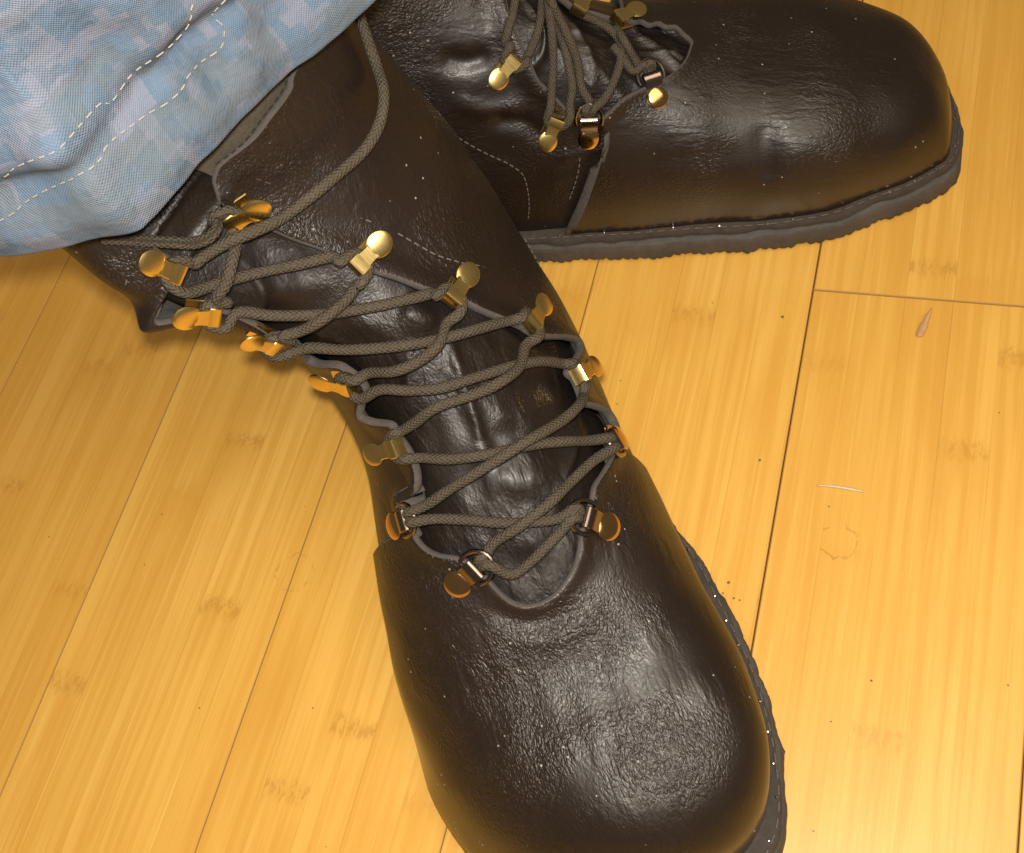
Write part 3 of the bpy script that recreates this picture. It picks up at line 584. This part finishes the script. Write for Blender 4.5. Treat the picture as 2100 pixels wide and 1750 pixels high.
def make_sole(parent, SEC, G, toe_extra, seed, tooth=.0004, fuzz=.0008):
    r = np.random.default_rng(seed)
    P, n, _ = sole_outline(SEC, G, 0); N_ = len(P); s = np.arange(N_)
    ex = (.0060 if SEC is SEC_A else .0088) + toe_extra * np.exp(-((P[:, 1] - .065) / .085) ** 2) * (P[:, 0] * (1 if SEC is SEC_A else -1) > 0)
    ex = ex - (.0026 * (P[:, 0] < 0) * sstep(.04, .07, P[:, 1]) + .0065 * sstep(.125, .165, P[:, 1]) if SEC is SEC_A else 0)
    for _ in range(30): ex = (np.roll(ex, 1) + ex + np.roll(ex, -1)) / 3
    def sm(x, k):
        for _ in range(k): x = (np.roll(x, 1) + x + np.roll(x, -1)) / 3
        return x
    wob = sm(r.normal(size=N_), 14) * .0010; fz = sm(r.normal(size=N_), 1) * fuzz
    rings = []
    for z, g, f1 in ((0, -.0010, 2.2), (.0015, .0002, 1.6), (.004, .0008, .6), (.008, .0006, .5), (.0108, .0004, .6), (.0122, -.0008, .4)):
        q = P + n * (ex + wob + g + fz * f1 + tooth * (np.sin(s * 2.1) * (z < .003)))[:, None]; zz = z + sm(r.normal(size=N_), 2) * .0004 * (z > .002)
        rings.append(np.column_stack([q, zz]))
    V, F = ring_stack(rings); mesh_obj('outsole', V, F, M_rubber, parent)
    rings = []; wob2 = sm(r.normal(size=N_), 8) * .0014
    for z, g in ((.0118, -.0022), (.0132, -.0012), (.0160, -.0014), (.0168, -.0024), (.0170, -.0060)):
        rings.append(np.column_stack([P + n * (ex + wob2 + g + fz * .6)[:, None], z + sm(r.normal(size=N_), 3) * .0004]))
    V, F = ring_stack(rings); mesh_obj('welt', V, F, M_welt, parent)
    Q = resample(np.vstack([np.column_stack([P + n * (ex - .0022)[:, None], np.full(N_, .0171)])] * 1), .0005); st_ = []
    for i in range(0, len(Q) - 9, 11): st_.append(tube(Q[i:i + 8] + np.array([0, 0, .0001]), .00034, 5)[:2])
    V, F = join(st_); tag(mesh_obj('welt_stitching', V, F, M_welt_thread, parent), kind='stuff')
    return P, n, ex
def dome(r, h, ns=14, nr=4, rim=.0006):
    V = [(r, 0, 0)]; V = []; F = []
    prof = [(r, 0)] + [(r, rim)] + [(r * math.cos(a), rim + h * math.sin(a)) for a in np.linspace(0.15, math.pi / 2, nr + 1)[:-1]]
    for (q, z) in prof:
        for k in range(ns): a = 2 * math.pi * k / ns; V.append((q * math.cos(a), q * math.sin(a), z))
    for i in range(len(prof) - 1):
        for k in range(ns): F.append((i * ns + k, i * ns + (k + 1) % ns, (i + 1) * ns + (k + 1) % ns, (i + 1) * ns + k))
    V.append((0, 0, rim + h)); t = len(V) - 1; b = (len(prof) - 1) * ns
    for k in range(ns): F.append((b + k, b + (k + 1) % ns, t))
    F.append(tuple(range(ns - 1, -1, -1)))
    return np.array(V), F
def strip(path, width, th):
    """bent metal strip in the xz plane, width along y, bevelled section"""
    P = np.asarray(path, float); T = np.gradient(P, axis=0); T /= np.linalg.norm(T, axis=1, keepdims=True); Nn = np.stack([-T[:, 1], T[:, 0]], 1)
    w = np.broadcast_to(np.asarray(width, float), (len(P),)); V = []; F = []; b = th * .3
    for i in range(len(P)):
        hw = w[i] / 2
        for (y, o) in ((-hw + b, -th / 2), (hw - b, -th / 2), (hw, -th / 2 + b), (hw, th / 2 - b), (hw - b, th / 2), (-hw + b, th / 2), (-hw, th / 2 - b), (-hw, -th / 2 + b)):
            V.append((P[i, 0] + Nn[i, 0] * o, y, P[i, 1] + Nn[i, 1] * o))
    for i in range(len(P) - 1):
        for k in range(8): F.append((i * 8 + k, i * 8 + (k + 1) % 8, (i + 1) * 8 + (k + 1) % 8, (i + 1) * 8 + k))
    F.append(tuple(range(7, -1, -1))); F.append(tuple((len(P) - 1) * 8 + k for k in range(8)))
    return np.array(V), F
# shared hardware meshes: x points away from the lacing gap, z off the leather
def hook_meshes():
    path = [(.0060, .0006), (.0010, .0006), (-.0044, .0006), (-.0051, .0009), (-.0053, .0016), (-.0053, .0050), (-.0051, .0058), (-.0044, .0061), (-.0016, .0061), (-.0010, .0062), (.0018, .0066), (.0034, .0070)]
    w = [.0072] * 9 + [.0060, .0056, .0062]
    s = strip(path, w, .0010)
    d = dome(.0046, .0007, 22, 4, .0006); V = d[0] * np.array([1.12, .98, 1]); c, q = math.cos(.22), math.sin(.22)
    V = np.column_stack([V[:, 0] * c - V[:, 2] * q, V[:, 1], V[:, 0] * q + V[:, 2] * c]) + np.array([.0062, 0, .0070])
    d = (V, d[1])
    return s, d
HK = hook_meshes()
def ring_meshes():
    a = np.linspace(-2.0, 2.0, 25); pts = [(-.0012 - .0066 * math.cos(t) + .000, .0050 * math.sin(t) * 1.12, .0022) for t in a]
    tb = tube(pts, .00085, 8)
    path = [(.0060, .0005), (.0010, .0006), (-.0010, .0010), (-.0022, .0022), (-.0012, .0036), (.0012, .0036), (.0035, .0026), (.0060, .0018)]
    s = strip(catmull(np.array(path), 20), .0074, .0009)
    d = dome(.0049, .0012, 18, 4, .0009); d = (d[0] + np.array([.0080, 0, .0012]), d[1])
    return (tb[0], tb[1]), s, d
RG = ring_meshes()
CACHE = {}
def shared(name, key, V, F, mat, parent):
    k = (key, mat.name)
    if k not in CACHE:
        o = mesh_obj(name, V, F, mat, parent); o.data.set_sharp_from_angle(angle=math.radians(32)); CACHE[k] = o.data; return o
    o = bpy.data.objects.new(name, CACHE[k]); col.objects.link(o); o.parent = parent; return o
def surf_frame(G, a, b):
    pa = offs(G, np.array(a[0]), np.array(a[1]), .0036); pb = offs(G, np.array(b[0]), np.array(b[1]), .0036)
    du = np.array(b) - np.array(a); k = .013 / max(np.linalg.norm(pb - pa), 1e-6); c_ = np.array(a) + du * min(k, 3.)
    pb = offs(G, np.array(np.clip(c_[0], 0, 1)), np.array(c_[1]), .0030)
    m_ = (np.array(a) + c_) / 2; q0 = offs(G, np.array(m_[0]), np.array(m_[1]), .0); nn = offs(G, np.array(m_[0]), np.array(m_[1]), .01) - q0; nn /= np.linalg.norm(nn)
    t = pb - pa; t /= np.linalg.norm(t); nn -= t * (nn @ t); nn /= np.linalg.norm(nn); y = np.cross(nn, t)
    return pa, t, y, nn
def make_hook(parent, G, ab, mat, tilt=0.):
    pa, t, y, nn = surf_frame(G, *ab)
    o = bpy.data.objects.new('lace_hook', None); o.empty_display_size = .005; col.objects.link(o); o.parent = parent
    org = pa + t * .0042
    M = Matrix(((t[0], y[0], nn[0], org[0]), (t[1], y[1], nn[1], org[1]), (t[2], y[2], nn[2], org[2]), (0, 0, 0, 1)))
    o.matrix_local = M @ Matrix.Scale(.90, 4)
    shared('hook_strap', 'hs', *HK[0], mat, o); shared('hook_cap', 'hc', *HK[1], mat, o)
    return pa + t * .0042, t, y, nn
def make_ring(parent, G, ab, mat_stud):
    pa, t, y, nn = surf_frame(G, *ab)
    o = bpy.data.objects.new('lace_ring', None); o.empty_display_size = .005; col.objects.link(o); o.parent = parent
    o.matrix_local = Matrix(((t[0], y[0], nn[0], pa[0]), (t[1], y[1], nn[1], pa[1]), (t[2], y[2], nn[2], pa[2]), (0, 0, 0, 1)))
    shared('ring_loop', 'rl', *RG[0], M_nickel, o); shared('ring_strap', 'rs', *RG[1], M_nickel, o); shared('rivet', 'rv', *RG[2], mat_stud, o)
    return pa, t, y, nn
def lace_points(G, spec, HF, RF):
    P = []; raw = []
    for q in spec:
        if q[0] in ('H', 'G') and isinstance(q[0], str): raw.append(q)
        else: raw.append(offs(G, np.array(q[0]), np.array(q[1]), q[2] + .0004))
    for i, q in enumerate(raw):
        if not isinstance(q, tuple): P.append(q); continue
        o, t, y, nn = (HF if q[0] == 'H' else RF)[q[1]]
        prv = raw[i - 1]; sg = 1. if (prv - o) @ y > (raw[i + 1] - o) @ y else -1.
        if q[0] == 'H': loc = ((-.0075, .0046, .0038), (-.0030, .0042, .0034), (-.0004, .0024, .0033), (.0002, 0, .0033), (-.0004, -.0024, .0033), (-.0030, -.0042, .0034), (-.0075, -.0046, .0038))
        else: loc = ((-.0064, .0017, .0036), (-.0032, .0011, .0014), (-.0010, 0, -.0010), (-.0032, -.0011, .0014), (-.0064, -.0017, .0036))
        for (x_, y_, z_) in loc: P.append(o + t * x_ + y * (y_ * sg) + nn * z_)
    return np.array(P)
def make_lace(parent, G, specs, HF, RF, r=.00183):
    parts = []; uvl = []
    for sp in specs:
        P = lace_points(G, sp, HF, RF); C_ = resample(catmull(P, len(P) * 10), .0011)
        for _ in range(3): C_[1:-1] = (C_[:-2] + 2 * C_[1:-1] + C_[2:]) / 4
        wob = 1 + .05 * np.sin(np.arange(len(C_)) * .37) * np.sin(np.arange(len(C_)) * .11)
        V, F, UV = tube(C_, r * wob, 12); parts.append((V, F)); uvl.append(UV)
    V, F = join(parts); return mesh_obj('shoelace', V, F, M_lace, parent, uvs=np.vstack(uvl))
def make_stitches(parent, G, lines, off, mat=None, step=.0034, dash=.0021, r=.00032):
    parts = []
    for l in lines:
        c = catmull(np.array(l), 120); P = resample(offs(G, c[:, 0], c[:, 1], off), .0004); k = int(step / .0004); m = int(dash / .0004)
        for i in range(0, len(P) - m, k):
            q = P[i:i + m + 1].copy(); parts.append(tube(q, r, 5)[:2])
    V, F = join(parts); o = mesh_obj('stitching', V, F, mat or M_thread, parent); tag(o, kind='stuff'); return o
def make_tacks(parent, P, n, ex, idx, seed):
    d = dome(.0007, .0006, 8, 2, .0002); r = np.random.default_rng(seed)
    for i in idx:
        if r.random() < .3: continue
        o = shared('tack', 'tack', *d, M_nail, parent); q = P[i] + n[i] * (ex[i] - .0030 + r.normal() * .0004)
        o.location = (q[0], q[1], .0170); o.rotation_euler = (r.normal() * .2, r.normal() * .2, 0)
def make_insole_leg(parent, SEC, v0, v1, name):
    """dark sock filling the shaft, seen only through gaps"""
    a = np.linspace(0, 2 * math.pi, 40, endpoint=False); rings = []
    for v in np.linspace(v0, v1, 12):
        P = surf(SEC, np.linspace(0, 1, 41)[:-1], np.full(40, v)); c = P.mean(0); rings.append(c + (P - c) * .80)
    V, F = ring_stack(rings); return mesh_obj(name, V, orient(V, F), M_sock, parent)
M_sock = plain('black_sock_knit', (.02, .018, .017), .95)

# ------------------------------------------------------------------ near boot
A_AX = np.array([-.552, .834]); A_AX /= np.linalg.norm(A_AX)
bootA = empty('boot', (-.055, .02, 0), math.atan2(-A_AX[0], A_AX[1]))
tag(bootA, 'nearer dark brown lace-up boot pointing down the picture, brass hooks, under the camouflage trouser hem', 'boot', 'pair of lace-up boots')
PA, nA, exA = make_sole(bootA, SEC_A, GA, .0088, 11, fuzz=.0008)
make_vamp(bootA, GA, A_EDGE_VAMP_R, A_EDGE_VAMP_L, 8.3, 8.75, A_CREASE)
make_quarter(bootA, GA, A_EDGE_Q_R, 'R', 7.6, 16.35, top=A_TOP_R, seed=5)
make_quarter(bootA, GA, A_EDGE_Q_L + [(.560, 16.), (.555, 16.9)], 'L', 7.9, 17.0, seed=6, buckle=[(14.43, .27, .0135, .017, (-.98, -.10, -.15)), (10.5, .25, .002, .006, None), (9.1, .2, .002, .006, None)])
make_tongue(bootA, GA, A_EDGE_VAMP_R + A_EDGE_Q_R, A_EDGE_VAMP_L + A_EDGE_Q_L, 6.95, 16.1, TONGUE_CREASE)
make_insole_leg(bootA, SEC_A, 12.5, 16.6, 'sock')
HFA = [make_hook(bootA, GA, ab, M_gold) for ab in A_HOOKS]
RFA = [make_ring(bootA, GA, ab, M_copper) for ab in A_RINGS]
make_lace(bootA, GA, [A_LACE], HFA, RFA)
make_stitches(bootA, GA, A_STITCH, .0016)
side = [i for i in range(len(PA)) if (PA[i, 0] > .03 and PA[i, 1] < .15) or (PA[i, 1] < .07)]
make_tacks(bootA, PA, nA, exA, side[::8], 3)
# collar strip showing its suede side along the top of the inner quarter
tp = catmull(np.array(A_TOP_R[1:] + [(.30, 16.36), (.26, 16.4)]), 50)
V = []; 
for i in range(50):
    wd = .0090 * math.sin(math.pi * min(.93, .05 + i / 48))
    for k in range(7):
        s = k / 6; b = offs(GA, np.array(tp[i, 0]), np.array(tp[i, 1]), .0004); inn = offs(GA, np.array(min(1, tp[i, 0] + wd * 9 * s * .55)), np.array(min(17., tp[i, 1] + wd * 46 * s)), .0002 + .0022 * math.sin(math.pi * s) - .001 * s)
        V.append(inn)
V = np.array(V); F = orient(V, grid_faces(50, 7)); V, F, mi = thicken(V, F, .0018); mesh_obj('collar_strip', V, F, [M_lining, M_raw], bootA, mi)
make_stitches(bootA, GA, [[(q[0] + .008, q[1] + .07) for q in A_TOP_R[2:]]], .0022, M_sock, .003, .0016, .00022)

# ------------------------------------------------------------------ far boot
angB = math.radians(9); B_AX = np.array([-math.cos(angB), -math.sin(angB)])
bootB = empty('boot', (.006, .403, 0), math.atan2(-B_AX[0], B_AX[1]))
tag(bootB, 'farther dark brown boot pointing right, grey rubber sole edge facing the viewer', 'boot', 'pair of lace-up boots')
PB, nB, exB = make_sole(bootB, SEC_B, GB, .0015, 23, tooth=.0005, fuzz=.00035)
make_vamp(bootB, GB, B_EDGE_VAMP_F, B_EDGE_VAMP_N, 8.6, 8.6, B_CREASE, off=.0050, pathL=B_VAMP_EDGE + [(1., 8.05)], seed=21)
make_quarter(bootB, GB, B_EDGE_Q_F + [(.42, 12.), (.42, 14.), (.43, 16.)], 'R', 7.8, 16.2, seed=25)
make_quarter(bootB, GB, B_EDGE_Q_N + [(.52, 13.), (.53, 14.5), (.54, 16.)], 'L', 7.5, 16.2, seed=26, spec=B_CREASE)
make_tongue(bootB, GB, B_EDGE_VAMP_F + B_EDGE_Q_F + [(.42, 12.), (.42, 16.)], B_EDGE_VAMP_N + B_EDGE_Q_N + [(.53, 14.5), (.54, 16.)], 6.85, 16.0, [], seed=29)
make_insole_leg(bootB, SEC_B, 12.5, 16.6, 'sock')
HFB = [make_hook(bootB, GB, ab, M_gold) for ab in B_HOOKS]
RFB = [make_ring(bootB, GB, ab, M_copper) for ab in B_RINGS]
make_lace(bootB, GB, B_LACES, HFB, RFB)
make_stitches(bootB, GB, B_STITCH, .0018)
side = [i for i in range(len(PB)) if (PB[i, 0] < -.02 and PB[i, 1] < .19) or PB[i, 1] < .03]
make_tacks(bootB, PB, nB, exB, side[::8], 5)

# ------------------------------------------------------------------ trouser leg
trs = empty('trouser_leg', (-.205, .203, .23)); tag(trs, 'pale blue grey camouflage trouser leg hanging over the top of the nearer boot', 'trousers')
NU, NV = 420, 220
u, v = np.meshgrid(np.linspace(0, 1, NU), np.linspace(0, 21, NV)); V = TR(u, v).reshape(-1, 3)
circ = np.stack([u.ravel() * .40, v.ravel() * .01], 1)
F = orient(V - V.mean(0), grid_faces(NV, NU))
nn = vnormals(V, F); V = V + nn * (lumps(V, .0007, 240, 40) + lumps(V, .0009, 120, 41))[:, None]
V2, F2, mi = thicken(V, F, .0014)
uv2 = np.vstack([circ, circ, np.zeros((len(V2) - 2 * len(V), 2))])
cl = mesh_obj('leg_cloth', V2 - np.array([-.205, .203, .23]), F2, M_camo, trs, uvs=uv2)
class _Off: pass
parts = []
for row in TR_STITCH:
    ext = [(row[0][0] - .03, row[0][1] + .1)] + row + [(row[-1][0] + .03, row[-1][1] - .2)]
    c = catmull(np.array(ext), 200); P = resample(offs(TR, c[:, 0], c[:, 1], .0007), .0003)
    i = 0
    while i < len(P) - 9:
        m = random.choice((6, 7, 8)); q = P[i:i + m].copy(); parts.append(tube(q, .00020, 5)[:2]); i += m + random.choice((3, 4, 4))
V, F = join(parts); o = mesh_obj('hem_stitching', V - np.array([-.205, .203, .23]), F, M_white_thread, trs); tag(o, kind='stuff')
# ------------------------------------------------------------------ small things on the floor
def shaving(name, pts, wid, th, mat, label, cat):
    P = catmull(np.array(pts), 14); V = []; F = []
    T = np.gradient(P, axis=0); T /= np.linalg.norm(T, axis=1, keepdims=True); S = np.cross(T, [0, 0, 1.]); S /= np.linalg.norm(S, axis=1, keepdims=True); U = np.cross(S, T)
    c = P[0].copy(); c[2] = 0
    for i in range(14):
        w = wid[min(len(wid) - 1, int(i / 14 * len(wid)))] * (.35 if i in (0, 13) else 1)
        for a, b in ((-w, 0), (w, 0), (w * .9, th), (-w * .9, th)): V.append(P[i] + S[i] * a + U[i] * b - c)
    for i in range(13):
        for k in range(4): F.append((i * 4 + k, i * 4 + (k + 1) % 4, i * 4 + 4 + (k + 1) % 4, i * 4 + 4 + k))
    F += [(3, 2, 1, 0), (52, 53, 54, 55)]
    o = mesh_obj(name, V, F, mat); o.location = c; tag(o, label, cat); return o
shaving('wood_shaving', [(.0028, .2825, .0006), (.0040, .2865, .0012), (.0052, .2905, .0030), (.0066, .2945, .0052)], (.0016, .0017, .0011, .0006), .0003, M_chip, 'small curled tan wood chip lying on the floor right of the boots', 'wood chip')
shaving('splinter', [(-.0290, .2078, .0006), (-.0225, .2083, .0008), (-.0160, .2082, .0008), (-.0102, .2078, .0006)], (.0003, .0005, .0006, .0004), .0004, M_sliver, 'thin white sliver lying across the floorboards near the lacing', 'splinter')
parts = []; r = np.random.default_rng(9)
spots = [(-.0791, .1699, 7, .0045, .0015), (-.0629, .1508, 8, .0045, .0015), (-.0700, .160, 5, .004, .0007), (-.0560, .158, 5, .006, .0005)]
spots += [(r.uniform(-.42, .05), r.uniform(0, .40), 1, .0005, r.uniform(.0003, .0006)) for _ in range(34)]
for (x, y, k, sp, sz) in spots:
    for _ in range(k):
        c = np.array([x + r.normal() * sp * .5, y + r.normal() * sp * .5, sz * .5]); s = sz * r.uniform(.6, 1.2)
        d = dome(1, .8, 6, 1, .3); V = d[0] * s * r.uniform(.7, 1.3, (len(d[0]), 1)); V[:, 2] *= .7; parts.append((V + c * np.array([1, 1, 0]) + np.array([0, 0, .0001]), d[1]))
V, F = join(parts); o = mesh_obj('floor_crumbs', V, F, M_crumb); tag(o, 'tiny brown crumbs scattered over the bamboo floor', 'crumbs', kind='stuff')
